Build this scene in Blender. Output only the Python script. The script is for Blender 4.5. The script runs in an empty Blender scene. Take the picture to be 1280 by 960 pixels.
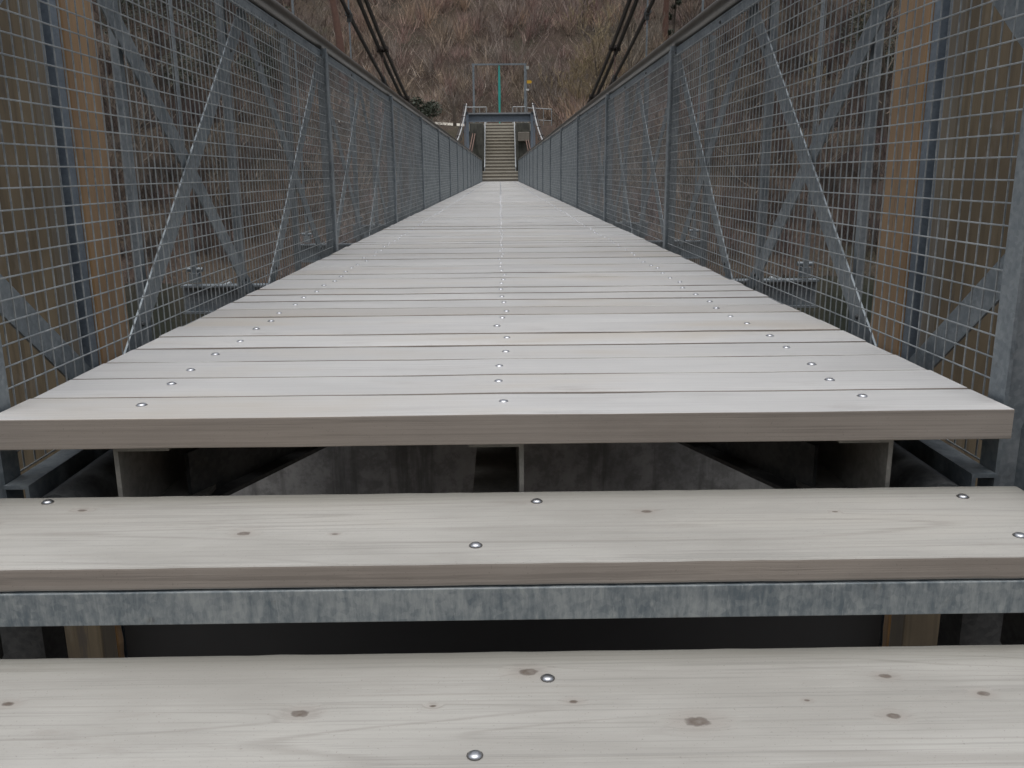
import bpy, bmesh, math, random
import numpy as np
from mathutils import Vector, Matrix, noise as mnoise
random.seed(7); RNG = np.random.default_rng(11)
S = bpy.context.scene
COL = S.collection
R = math.radians

# ------------------------------------------------------------------ camera
PITCH, YAW, ROLL = .2352, .0110, -.0084
cam_d = bpy.data.cameras.new('camera'); cam = bpy.data.objects.new('camera', cam_d); COL.objects.link(cam)
cam_d.sensor_width = 36; cam_d.lens = 1100/1280*36
cam_d.clip_start = .05; cam_d.clip_end = 1500
fw = Vector((math.sin(YAW)*math.cos(PITCH), math.cos(YAW)*math.cos(PITCH), -math.sin(PITCH)))
rt = Vector((math.cos(YAW), -math.sin(YAW), 0)); up = rt.cross(fw)
r2 = math.cos(ROLL)*rt+math.sin(ROLL)*up; u2 = -math.sin(ROLL)*rt+math.cos(ROLL)*up
m = Matrix((r2, u2, -fw)).transposed().to_4x4(); m.translation = (.0011, -1.6465, .4555)
cam.matrix_world = m
S.camera = cam

# ------------------------------------------------------------------ sky, sun, exposure (overcast)
SUN_EL, SUN_AZ = 80, 190          # azimuth clockwise from +Y
w = bpy.data.worlds.new('World'); S.world = w; w.use_nodes = True
nt = w.node_tree; nt.nodes.clear()
sky = nt.nodes.new('ShaderNodeTexSky'); sky.sky_type = 'NISHITA'; sky.sun_disc = False
sky.sun_elevation = R(SUN_EL); sky.sun_rotation = R(SUN_AZ); sky.air_density = 1.0; sky.dust_density = 3.0
hs = nt.nodes.new('ShaderNodeHueSaturation'); hs.inputs['Saturation'].default_value = .30
bg = nt.nodes.new('ShaderNodeBackground'); bg.inputs['Strength'].default_value = .15
wo = nt.nodes.new('ShaderNodeOutputWorld')
nt.links.new(sky.outputs[0], hs.inputs['Color']); nt.links.new(hs.outputs[0], bg.inputs['Color']); nt.links.new(bg.outputs[0], wo.inputs['Surface'])
sd = bpy.data.lights.new('sun', 'SUN'); sd.energy = 1.5; sd.angle = R(60); sd.color = (1, .99, .975)
sun = bpy.data.objects.new('sun', sd); COL.objects.link(sun)
sdir = Vector((math.sin(R(SUN_AZ))*math.cos(R(SUN_EL)), math.cos(R(SUN_AZ))*math.cos(R(SUN_EL)), math.sin(R(SUN_EL))))
sun.rotation_euler = (-sdir).to_track_quat('-Z', 'Y').to_euler()
vs = S.view_settings; vs.view_transform = 'Standard'; vs.look = 'None'; vs.gamma = 1; vs.use_curve_mapping = False
vs.exposure = 0.22
S.cycles.max_bounces = 6; S.cycles.diffuse_bounces = 3; S.cycles.glossy_bounces = 3

# ------------------------------------------------------------------ helpers
class MB:
    """collects polygons; build() links them as ONE mesh object"""
    def __init__(s): s.v = []; s.f = []; s.sm = []
    def add(s, vs_, fs_, smooth=False):
        o = len(s.v); s.v += [tuple(q) for q in vs_]
        for f in fs_: s.f.append(tuple(i+o for i in f)); s.sm.append(smooth)
        return s
    def box(s, x0, x1, y0, y1, z0, z1):
        return s.add([(x, y, z) for z in (z0, z1) for y in (y0, y1) for x in (x0, x1)],
            [(0,2,3,1),(4,5,7,6),(0,1,5,4),(2,6,7,3),(0,4,6,2),(1,3,7,5)])
    def bar(s, a, b, w_, t, wdir):
        """rectangular bar from a to b, width w_ along wdir, thickness t across"""
        a = Vector(a); b = Vector(b); d = (b-a).normalized(); wd = Vector(wdir); wd = (wd-d*wd.dot(d)).normalized(); td = d.cross(wd)
        P = [p+wd*(w_/2*i)+td*(t/2*j) for p in (a, b) for i, j in ((-1,-1),(1,-1),(1,1),(-1,1))]
        return s.add(P, [(0,1,2,3),(7,6,5,4),(0,4,5,1),(1,5,6,2),(2,6,7,3),(3,7,4,0)])
    def tube(s, pts, r, n=8, smooth=True, cap=True):
        pts = [Vector(p) for p in pts]; rr = r if isinstance(r, (list, tuple)) else [r]*len(pts)
        V = []; F = []
        for i, p in enumerate(pts):
            d = (pts[min(i+1, len(pts)-1)]-pts[max(i-1, 0)]).normalized()
            h = Vector((0,0,1)) if abs(d.z) < .9 else Vector((1,0,0))
            a = d.cross(h).normalized(); b = a.cross(d)
            for k in range(n):
                t = 2*math.pi*k/n; V.append(p+(a*math.cos(t)+b*math.sin(t))*rr[i])
        for i in range(len(pts)-1):
            for k in range(n): F.append((i*n+k, i*n+(k+1)%n, (i+1)*n+(k+1)%n, (i+1)*n+k))
        s.add(V, F, smooth)
        if cap: s.add(V[:n], [tuple(range(n))[::-1]]); s.add(V[-n:], [tuple(range(n))])
        return s
    def mesh(s, name):
        me = bpy.data.meshes.new(name); me.from_pydata(s.v, [], s.f)
        me.polygons.foreach_set('use_smooth', s.sm); me.update()
        bm = bmesh.new(); bm.from_mesh(me); bmesh.ops.recalc_face_normals(bm, faces=bm.faces); bm.to_mesh(me); bm.free()
        return me
    def build(s, name, mat, parent=None): return obj(name, s.mesh(name), mat, parent)
def obj(name, me, mat=None, parent=None):
    o = bpy.data.objects.new(name, me); COL.objects.link(o)
    if mat is not None and not me.materials: me.materials.append(mat)
    if parent is not None: o.parent = parent
    return o
def empty(name, loc=(0,0,0)):
    o = bpy.data.objects.new(name, None); COL.objects.link(o); o.location = loc; o.empty_display_size = .1
    return o
def tag(o, label=None, cat=None, group=None, kind=None):
    if label: o['label'] = label
    if cat: o['category'] = cat
    if group: o['group'] = group
    if kind: o['kind'] = kind
    return o
def part_at(root, mb, name, mat):
    """mesh given in world coordinates, parented to an empty that may be moved"""
    o = mb.build(name, mat, root); o.matrix_parent_inverse = Matrix.Translation(-root.location); return o
def edge_slot(me, mat):
    """sawn long sides of a board carry their own, browner wood"""
    me.materials.append(mat)
    for p in me.polygons:
        if abs(p.normal.y) > .85: p.material_index = 1
def bevel_mesh(me, w_, seg=1):
    bm = bmesh.new(); bm.from_mesh(me); bmesh.ops.remove_doubles(bm, verts=bm.verts, dist=1e-5)
    ed = [e for e in bm.edges if len(e.link_faces) == 2 and e.calc_face_angle(0) > .6]
    bmesh.ops.bevel(bm, geom=ed, offset=w_, segments=seg, affect='EDGES', profile=.6); bm.to_mesh(me); bm.free(); return me

# ------------------------------------------------------------------ materials
class N:
    def __init__(s, name):
        s.m = bpy.data.materials.new(name); s.m.use_nodes = True; s.t = s.m.node_tree; s.b = s.t.nodes['Principled BSDF']
        s.tc = s.t.nodes.new('ShaderNodeTexCoord')
    def n(s, typ, **k):
        q = s.t.nodes.new(typ)
        for a, b in k.items(): setattr(q, a, b)
        return q
    def l(s, a, b): s.t.links.new(a, b)
    def set(s, sock, v):
        if hasattr(v, 'is_output'): s.l(v, sock)
        else: sock.default_value = v
    def math(s, op, a, b=0, c=None, clamp=False):
        q = s.n('ShaderNodeMath', operation=op, use_clamp=clamp); s.set(q.inputs[0], a); s.set(q.inputs[1], b)
        if c is not None: s.set(q.inputs[2], c)
        return q.outputs[0]
    def vmul(s, v, k):
        q = s.n('ShaderNodeVectorMath', operation='MULTIPLY'); s.l(v, q.inputs[0]); q.inputs[1].default_value = k; return q.outputs[0]
    def vadd(s, v, k):
        q = s.n('ShaderNodeVectorMath', operation='ADD'); s.l(v, q.inputs[0]); s.set(q.inputs[1], k); return q.outputs[0]
    def noise(s, v, scale=1, detail=3, rough=.55, dist=0):
        q = s.n('ShaderNodeTexNoise'); s.l(v, q.inputs['Vector']); q.inputs['Scale'].default_value = scale
        q.inputs['Detail'].default_value = detail; q.inputs['Roughness'].default_value = rough; q.inputs['Distortion'].default_value = dist
        return q.outputs[0]
    def ramp(s, f, stops):
        q = s.n('ShaderNodeValToRGB'); s.l(f, q.inputs[0]); e = q.color_ramp.elements
        e[0].position, e[0].color = stops[0][0], (*stops[0][1], 1); e[1].position, e[1].color = stops[-1][0], (*stops[-1][1], 1)
        for p, c in stops[1:-1]: x = e.new(p); x.color = (*c, 1)
        return q.outputs[0]
    def mix(s, f, a, b, mode='MIX'):
        q = s.n('ShaderNodeMix', data_type='RGBA', blend_type=mode); s.set(q.inputs[0], f)
        for i, v in ((6, a), (7, b)):
            if isinstance(v, tuple): q.inputs[i].default_value = (*v, 1)
            else: s.l(v, q.inputs[i])
        return q.outputs[2]
    def smooth(s, f, lo, hi):
        q = s.n('ShaderNodeMapRange', interpolation_type='SMOOTHSTEP'); s.l(f, q.inputs[0]); q.inputs[1].default_value = lo; q.inputs[2].default_value = hi
        return q.outputs[0]
    def objrand(s, k=37.0):
        oi = s.n('ShaderNodeObjectInfo'); c = s.n('ShaderNodeCombineXYZ')
        for i, f in enumerate((1, 1.7, .6)): s.l(s.math('MULTIPLY', oi.outputs['Random'], k*f), c.inputs[i])
        return s.vadd(s.tc.outputs['Object'], c.outputs[0]), oi.outputs['Random']
    def done(s, col, rough=.6, metal=0, bump=None, bstr=.3, bdist=.002, spec=.5):
        s.set(s.b.inputs['Base Color'], (*col, 1) if isinstance(col, tuple) else col); s.set(s.b.inputs['Roughness'], rough)
        s.set(s.b.inputs['Metallic'], metal); s.b.inputs['Specular IOR Level'].default_value = spec
        if bump is not None:
            q = s.n('ShaderNodeBump'); q.inputs['Strength'].default_value = bstr; q.inputs['Distance'].default_value = bdist
            s.l(bump, q.inputs['Height']); s.l(q.outputs[0], s.b.inputs['Normal'])
        return s.m

def wood_mat(name, c_lo, c_hi, ax=0, knots=(), rand=True, grain=70., knot_gate=.62, crack=.5, sheen=.3, gstr=.30, algae=None, ring_=.22, tan=.25, ct=(.24, .31)):
    """weathered plank: ax = axis along the grain"""
    s = N(name); src = s.tc.outputs['Object']
    co, rnd = s.objrand() if rand else (src, None)
    if not rand:
        co = s.vadd(src, (3.1, 7.7, 1.3))
    def sc(along, across): k = [across]*3; k[ax] = along; return tuple(k)
    # irregular rings bend round knots
    vor = s.n('ShaderNodeTexVoronoi'); s.l(s.vmul(co, sc(1.5, 5.5)), vor.inputs['Vector']); vor.inputs['Scale'].default_value = 1
    sep = s.n('ShaderNodeSeparateColor'); s.l(vor.outputs['Color'], sep.inputs[0])
    gate = s.smooth(sep.outputs[0], knot_gate, knot_gate+.02)
    rad = s.math('MULTIPLY_ADD', sep.outputs[1], .045, .03)
    kd = s.math('DIVIDE', vor.outputs['Distance'], rad)
    ragged = s.noise(co, 90, 3)
    kd = s.math('ADD', kd, s.math('MULTIPLY_ADD', ragged, .9, -.45))
    kn = s.math('MULTIPLY', s.math('SUBTRACT', 1, s.smooth(kd, .55, 1.15)), gate)
    halo = s.math('MULTIPLY', s.math('SUBTRACT', 1, s.smooth(kd, .8, 3.6)), gate)
    for kx, ky, kr in knots:
        d = s.n('ShaderNodeVectorMath', operation='DISTANCE'); s.l(s.vmul(src, (.72, 1.15, 0)), d.inputs[0]); d.inputs[1].default_value = (kx*.72, ky*1.15, 0); kr *= .66
        q = s.math('ADD', s.math('DIVIDE', d.outputs['Value'], kr), s.math('MULTIPLY_ADD', ragged, 1.0, -.5))
        kn = s.math('MAXIMUM', kn, s.math('SUBTRACT', 1, s.smooth(q, .6, 1.15)))
        halo = s.math('MAXIMUM', halo, s.math('SUBTRACT', 1, s.smooth(q, .8, 3.8)))
    bend = s.noise(s.vmul(co, sc(.13, 3.2)), 1, 2)
    g0 = s.math('ADD', s.math('MULTIPLY', bend, 2.2*grain/70), s.math('MULTIPLY', halo, .35))
    cmb = s.n('ShaderNodeCombineXYZ'); 
    for i in range(3):
        if i != ax: s.l(g0, cmb.inputs[i])
    gco = s.vadd(s.vmul(co, sc(1.1, grain)), s.vmul(cmb.outputs[0], (2.2, 2.2, 2.2)))
    g1 = s.noise(gco, 1, 4, .65)
    g2 = s.noise(s.vmul(gco, sc(.9, .42)), 1, 3, .6)
    blot = s.noise(s.vmul(co, sc(1.6, 5)), 1, 4, .6)
    spk = s.noise(co, 260, 2)
    col = s.mix(s.smooth(blot, .28, .72), c_lo, c_hi)
    col = s.mix(s.math('MULTIPLY', s.math('SUBTRACT', 1, s.smooth(g1, .36, .50)), gstr), col, tuple(.48*a for a in c_lo))
    col = s.mix(s.math('MULTIPLY', s.smooth(g2, .60, .72), .22), col, tuple(.62*a*b for a, b in zip(c_lo, (1.0, .93, .85))))
    crk = s.math('MULTIPLY', s.math('SUBTRACT', 1, s.smooth(s.noise(s.vmul(gco, sc(.8, .45)), 1, 5, .7), *ct)), crack)
    col = s.mix(crk, col, (.06, .05, .04))
    fr = s.math('FRACT', s.math('MULTIPLY', s.math('ADD', bend, s.math('MULTIPLY_ADD', g1, .010, s.math('MULTIPLY', halo, .012))), 40))
    lines = s.math('MULTIPLY', s.math('SUBTRACT', 1, s.smooth(s.math('ABSOLUTE', s.math('SUBTRACT', fr, .5)), .0, .13)), s.math('MULTIPLY', s.smooth(blot, .38, .60), ring_))
    col = s.mix(lines, col, tuple(.42*a*b for a, b in zip(c_lo, (1, .88, .8))))
    tn = s.math('MULTIPLY', s.smooth(s.noise(s.vmul(co, sc(.8, 2.5)), 1, 4, .6), .50, .70), tan)
    col = s.mix(tn, col, tuple(a*b for a, b in zip(c_lo, (1.0, .915, .79))))
    stain = s.math('MULTIPLY', s.smooth(s.noise(s.vmul(co, sc(2.2, 8)), 1.2, 5, .7), .57, .76), .5)
    col = s.mix(stain, col, (.21, .185, .16))
    col = s.mix(s.math('MULTIPLY', s.math('SUBTRACT', 1, s.smooth(spk, .24, .36)), .45), col, (.12, .10, .085))
    if rnd is not None:
        col = s.mix(s.math('MULTIPLY', rnd, .34), col, tuple(.60*a for a in c_lo))
    for yb in (algae or ()):
        sy = s.n('ShaderNodeSeparateXYZ'); s.l(src, sy.inputs[0]); band = s.smooth(s.math('ADD', sy.outputs[1], s.math('MULTIPLY_ADD', blot, .06, -.03)), yb-.075, yb)
        col = s.mix(s.math('MULTIPLY', band, .42), col, (.165, .16, .125))
    if rnd is not None and ax == 0:
        col = s.mix(s.math('MULTIPLY', s.smooth(s.math('FRACT', s.math('MULTIPLY', rnd, 17.3)), .72, 1.0), .45), col, (.30, .265, .22))
    col = s.mix(s.math('MULTIPLY', halo, .25), col, (.22, .18, .15))
    ring = s.math('MULTIPLY', kn, s.math('SUBTRACT', 1, kn))
    col = s.mix(s.math('MULTIPLY', kn, s.math('MULTIPLY_ADD', ragged, 1.1, .25, True)), col, (.085, .062, .046)); col = s.mix(s.math('MULTIPLY', ring, 1.7, None, True), col, (.075, .055, .045))
    h = s.noise(s.vmul(co, sc(1.5, grain*1.3)), 1, 2, .6)
    s.b.inputs['Sheen Weight'].default_value = sheen; s.b.inputs['Sheen Roughness'].default_value = .45
    return s.done(col, s.math('MULTIPLY_ADD', g1, .2, .52), 0, h, .45, .0016)

TK1 = ((-.805,-.056,.010),(.269,-.096,.012),(-.462,-.178,.013),(-.30,-.185,.006),(.62,-.11,.006),(-.95,-.12,.012))
TK2 = ((-.308,-.474,.015),(.282,-.509,.020),(.607,-.397,.010),(.574,-.502,.012),(.736,-.449,.010),(.104,-.454,.008),(.037,-.37,.017),(-.763,-.438,.010),(-.11,-.46,.006),(.46,-.46,.005))
GREY_LO, GREY_HI = (.272, .261, .236), (.372, .361, .332)
M = {}
M['plank'] = wood_mat('weathered_deck_wood', (.418, .409, .392), (.575, .566, .546), 0, grain=150, knot_gate=.70, sheen=.8, gstr=.36, ring_=.26, tan=1.0)
M['tread1'] = wood_mat('weathered_tread_wood', GREY_LO, GREY_HI, 0, TK1, False, 125, .93, .3, .3, .25, (.018,), .26)
M['tread2'] = wood_mat('weathered_tread_wood_knotty', GREY_LO, GREY_HI, 0, TK2, False, 125, .95, .3, .3, .25, (-.305,), .26)
M['tread'] = wood_mat('weathered_tread_wood_plain', GREY_LO, GREY_HI, 0, (), True, 170, .8, .35)
M['plank_edge'] = wood_mat('brown_sawn_plank_edge', (.255, .222, .190), (.36, .318, .278), 0, (), True, 110, .9, .4, .1, .42, None, 0.0)
M['timber'] = wood_mat('brown_weathered_timber', (.085, .066, .040), (.155, .122, .074), 2, (), True, 30, .75, .9, .2, .4, None, .2, .3, (.335, .375))
M['timber_orange'] = wood_mat('orange_sheltered_timber', (.23, .128, .046), (.40, .235, .095), 2, (), True, 30, .7, .85, .2, .4, None, .2, .3, (.32, .36))

def galv(name, lo, hi, metal=.45, rough=.48, streak=0.0, spec=.5):
    s = N(name); co, rnd = s.objrand()
    vor = s.n('ShaderNodeTexVoronoi'); s.l(co, vor.inputs['Vector']); vor.inputs['Scale'].default_value = 90
    sp = s.n('ShaderNodeSeparateColor'); s.l(vor.outputs['Color'], sp.inputs[0])
    n1 = s.noise(co, 9, 5, .65); n2 = s.noise(co, 60, 3)
    f = s.math('ADD', s.math('MULTIPLY', n1, .75), s.math('MULTIPLY_ADD', sp.outputs[0], .14, s.math('MULTIPLY_ADD', n2, .3, -.10)))
    if streak:
        st = s.noise(s.vmul(co, (60, 60, 12)), 1, 6, .75, .3)
        f = s.math('MULTIPLY_ADD', s.math('SUBTRACT', st, .5), streak, f)
    col = s.mix(s.smooth(f, .17, .83) if streak else s.smooth(f, .28, .72), lo, hi)
    dirt = s.math('MULTIPLY', s.smooth(s.noise(co, 14, 6, .7), .60, .74), .4)
    col = s.mix(dirt, col, (.10, .085, .065))
    if streak:
        wh = s.math('MULTIPLY', s.smooth(s.noise(s.vmul(co, (75, 75, 16)), 1, 3, .6, .4), .62, .72), .45)
        col = s.mix(wh, col, (.42, .44, .43))
    return s.done(col, s.math('MULTIPLY_ADD', n1, .25, rough-.1), metal, n2, .15, .001, spec)
M['galv'] = galv('galvanised_steel', (.145, .172, .192), (.275, .305, .322))
M['wire'] = galv('galvanised_wire', (.19, .212, .224), (.36, .385, .392), .45, .36)
M['galv_dark'] = galv('dull_dark_steel', (.055, .06, .062), (.12, .125, .125), .4, .5)
M['tread_beam'] = galv('streaked_galvanised_steel', (.125, .155, .175), (.34, .365, .365), .3, .5, 1.1)
M['channel'] = galv('pale_stringer_steel', (.16, .155, .14), (.26, .25, .225), .15, .6)
M['rail'] = galv('handrail_steel', (.045, .042, .036), (.095, .09, .078), .4, .36)
M['blue_steel'] = galv('blue_grey_painted_steel', (.13, .16, .195), (.20, .235, .27), .1, .5)
M['pale_steel'] = galv('pale_steel_tube', (.24, .255, .265), (.34, .36, .37), .3, .4)
def simple(name, c, rough=.5, metal=0, var=.25, scale=20):
    s = N(name); co, _ = s.objrand(); n1 = s.noise(co, scale, 4)
    return s.done(s.mix(n1, tuple(a*(1-var) for a in c), tuple(min(1, a*(1+var)) for a in c)), rough, metal, n1, .2, .002)
s_ = N('shiny_bolt_steel'); n1 = s_.noise(s_.tc.outputs['Object'], 160, 3)
M['bolt'] = s_.done(s_.mix(n1, (.38, .39, .41), (.60, .61, .63)), s_.math('MULTIPLY_ADD', n1, .25, .24), 1.0, n1, .15, .0006)
M['bolt_ring'] = simple('dark_washer_ring', (.07, .065, .06), .6, .3)
M['wall_shade'] = simple('black_painted_shade', (.028, .028, .028), .7, 0, .15, 6)  # near-black colour standing in for shade on the lower abutment wall
M['cable'] = simple('dark_rusty_cable', (.042, .033, .028), .55, .35, .4, 60)
M['cable_pale'] = simple('pale_cable_sheath', (.38, .385, .385), .4, 0, .1, 30)
M['rust'] = simple('rusty_rod', (.19, .12, .095), .7, .1, .35, 40)
M['turquoise'] = simple('turquoise_paint', (.035, .33, .29), .35, 0, .2, 8)
M['yellow'] = simple('yellow_sign_paint', (.70, .40, .03), .5, 0, .1, 8)
M['white'] = simple('white_paint', (.72, .72, .70), .45, 0, .06, 8)
M['lamp_glass'] = simple('lamp_housing', (.45, .45, .42), .4, 0, .1, 8)
s_ = N('stained_concrete'); co = s_.tc.outputs['Object']; n1 = s_.noise(co, 2.2, 6, .65); n2 = s_.noise(s_.vmul(co, (9, 9, .8)), 1, 5, .65); n3 = s_.noise(co, 45, 3)
c = s_.mix(s_.smooth(n1, .3, .7), (.24, .245, .24), (.40, .40, .39)); c = s_.mix(s_.math('MULTIPLY', s_.smooth(n2, .48, .66), .75), c, (.10, .10, .098))
c = s_.mix(s_.math('MULTIPLY', s_.smooth(s_.noise(s_.vmul(co, (14, 14, 2)), 1, 4), .60, .72), .5), c, (.30, .29, .26))
c = s_.mix(s_.math('MULTIPLY', s_.smooth(s_.noise(co, 14, 6, .7), .42, .62), .55), c, (.13, .13, .125)); M['concrete'] = s_.done(c, .85, 0, n3, .4, .004, .3)
s_ = N('mossy_dark_concrete'); co = s_.tc.outputs['Object']; n1 = s_.noise(co, 1.6, 6, .65); n2 = s_.noise(s_.vmul(co, (5, 5, .7)), 1, 5, .65)
c = s_.mix(s_.smooth(n1, .3, .7), (.055, .055, .048), (.11, .108, .09)); c = s_.mix(s_.math('MULTIPLY', s_.smooth(n2, .5, .68), .7), c, (.03, .032, .024))
M['concrete_dark'] = s_.done(c, .9, 0, n1, .3, .01, .3)
s_ = N('stone_step'); co = s_.tc.outputs['Object']; n1 = s_.noise(co, 3, 5)
M['step'] = s_.done(s_.mix(n1, (.34, .315, .26), (.50, .47, .40)), .8, 0, n1, .3, .004, .3)
M['riser'] = simple('weathered_riser', (.20, .18, .15), .8, 0, .3, 4)
s_ = N('leaf_litter_ground'); co = s_.tc.outputs['Object']; n1 = s_.noise(co, .09, 5, .6); n2 = s_.noise(co, 1.3, 6, .7); n3 = s_.noise(co, 6, 4)
c = s_.ramp(n1, [(.34, (.042, .037, .030)), (.46, (.064, .050, .038)), (.56, (.060, .044, .037)), (.68, (.052, .049, .034))])
c = s_.mix(s_.math('MULTIPLY', s_.smooth(n2, .45, .7), .6), c, (.045, .037, .028)); c = s_.mix(s_.math('MULTIPLY', s_.smooth(n3, .55, .75), .4), c, (.17, .13, .085))
M['ground'] = s_.done(c, .95, 0, n2, .6, .25, .1)
s_ = N('pale_gravel_path'); co = s_.tc.outputs['Object']; n1 = s_.noise(co, 2, 5)
M['path'] = s_.done(s_.mix(n1, (.36, .34, .29), (.52, .49, .43)), .9, 0, n1, .3, .02, .2)
s_ = N('dark_river_water'); co = s_.tc.outputs['Object']; n1 = s_.noise(s_.vmul(co, (.35, .9, 1)), 1.2, 4, .6)
M['water'] = s_.done((.012, .018, .013), .10, 0, n1, .25, .12, .5)
def attr_mat(name, rough=.9):
    s = N(name); a = s.n('ShaderNodeAttribute', attribute_name='tint'); return s.done(a.outputs['Color'], rough, 0, spec=.15)
M['brush'] = attr_mat('dry_brushwood')
M['bark'] = simple('grey_brown_bark', (.085, .068, .052), .9, 0, .35, 9)
M['bark_red'] = simple('red_brown_bark', (.125, .068, .050), .9, 0, .35, 5)
M['twig'] = simple('bare_twigs', (.15, .125, .098), .9, 0, .35, 3)
M['twig_tan'] = simple('tan_bare_twigs', (.24, .19, .115), .9, 0, .3, 2)
M['leaf'] = simple('dark_evergreen_leaves', (.042, .052, .032), .6, 0, .45, 6)

# ------------------------------------------------------------------ terrain
def fbm(x, y, sc, seed=0): return mnoise.fractal(Vector((x*sc+seed, y*sc-seed, seed*.37)), 1.0, 2.1, 4)
def lerp_pts(t, pts):
    for (a, za), (b, zb) in zip(pts, pts[1:]):
        if t <= b: return za+(zb-za)*max(0, min(1, (t-a)/(b-a)))
    return pts[-1][1]
PROF = [(-140, 62), (-70, 34), (-22, 4), (-9, -2.3), (1.6, -2.4), (3.2, -3.2), (7.5, -6.2), (42, -6.4), (45.2, -5), (50.6, -.75), (55.6, 3.15), (60.5, 3.3), (63, 4.4), (150, 62), (230, 95), (300, 100)]  # rise behind the camera is unseen, added to block low sky and darken near faces
def ground_z(x, y):
    yy = y+ (0 if abs(x) < 6 else (min(abs(x), 60)-6)*.03*math.sin(x*.06+1))
    z = lerp_pts(yy, PROF)
    k = 1 if y > 62 else .0 if -10 < y < 44 else .28
    far = min(1, max(0, (y-62)/15)) if y > 62 else k
    clear = min(1, max(.0, (abs(x)-2.6)/3)) if y < 62 else 1
    z += fbm(x, y, .035, 3)*2.6*far + fbm(x, y, .16, 9)*.7*max(far, k)*clear
    return z
def terrain():
    xs = sorted(set([-260, -200, -160]+list(range(-130, -30, 5))+[q*2 for q in range(-15, 16)]+list(range(35, 131, 5))+[160, 200, 260]))
    ys = sorted(set(list(range(-140, -20, 8))+list(range(-20, 8, 2))+list(range(8, 40, 8))+list(range(40, 70, 1))+list(range(70, 160, 3))+list(range(160, 301, 12))))
    v = [(x, y, ground_z(x, y)) for y in ys for x in xs]; nx = len(xs)
    f = [(j*nx+i, j*nx+i+1, (j+1)*nx+i+1, (j+1)*nx+i) for j in range(len(ys)-1) for i in range(nx-1)]
    mb = MB(); mb.v = v; mb.f = f; mb.sm = [True]*len(f)
    return mb.build('terrain', M['ground'])
tag(terrain(), 'brown wooded valley sides and banks, with unseen slope added behind the camera', kind='structure')
tag(MB().add([(-260, 2.5, -5), (260, 2.5, -5), (260, 48, -5), (-260, 48, -5)], [(0,1,2,3)]).build('river_water', M['water']), kind='structure')
pm = MB(); pv = []
for i in range(15):
    x = -2.2-i*1.1; zc = ground_z(x, 60.4)+.12+.0*i
    pv += [(x, 59.1, max(zc, ground_z(x, 59.1)+.1)), (x, 60.9, max(zc, ground_z(x, 60.9)+.1)+.1)]
pm.add(pv, [(2*i, 2*i+2, 2*i+3, 2*i+1) for i in range(14)])
tag(pm.build('path', M['path']), kind='structure')

# ------------------------------------------------------------------ footbridge deck
bridge = tag(empty('footbridge'), 'long grey timber plank deck of the footbridge on steel beams', 'footbridge')
PITCHB, PW, PT = .18, .1668, .061
def plank_mesh(seed, L=2.0, W=PW, T=PT, seg=10, jit=.0018, bev=.0022):
    rr = random.Random(seed); v = []; f = []
    for i in range(seg+1):
        x = -L/2+L*i/seg; a = rr.uniform(-jit, jit); b = rr.uniform(-jit, jit); c = rr.uniform(-jit, jit)*.5
        v += [(x, -W/2+a, -T), (x, W/2+b, -T), (x, W/2+b, c), (x, -W/2+a, c)]
    for i in range(seg):
        for k in range(4): f.append((i*4+k, i*4+(k+1)%4, (i+1)*4+(k+1)%4, (i+1)*4+k))
    f += [(0, 3, 2, 1), tuple(seg*4+k for k in range(4))]
    mb = MB(); mb.add(v, f); return bevel_mesh(mb.mesh('plank'), bev, 2 if seg > 6 else 1)
PM_NEAR = [plank_mesh(k) for k in range(6)]; PM_FAR = [plank_mesh(20+k, seg=3, bev=.0022) for k in range(4)]
for me in PM_NEAR+PM_FAR: me.materials.append(M['plank']); edge_slot(me, M['plank_edge'])
def bolt_mesh(r=.0102, h=.005, n=12, ring=True):
    mb = MB(); V = []; F = []; prof = [(r*1.0, 0), (r*.95, h*.45), (r*.72, h*.8), (r*.38, h*.97)]
    for q, z in prof: V += [(q*math.cos(2*math.pi*k/n), q*math.sin(2*math.pi*k/n), z) for k in range(n)]
    for i in range(len(prof)-1):
        for k in range(n): F.append((i*n+k, i*n+(k+1)%n, (i+1)*n+(k+1)%n, (i+1)*n+k))
    V.append((0, 0, h)); F += [((len(prof)-1)*n+k, (len(prof)-1)*n+(k+1)%n, len(V)-1) for k in range(n)]
    mb.add(V, F, True)
    nb = len(mb.f)
    if ring:
        V = []; F = []
        for q, z in ((r*1.0, .0006), (r*1.16, .0006)): V += [(q*math.cos(2*math.pi*k/n), q*math.sin(2*math.pi*k/n), z) for k in range(n)]
        F = [(k, (k+1)%n, n+(k+1)%n, n+k) for k in range(n)]; mb.add(V, F)
    me = mb.mesh('bolt'); me.materials.append(M['bolt']); me.materials.append(M['bolt_ring'])
    for i, p in enumerate(me.polygons): p.material_index = 1 if i >= nb else 0
    return me
BOLT = bolt_mesh(); BOLT_F = None
far_bolts = MB(); NPL = 278
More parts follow.
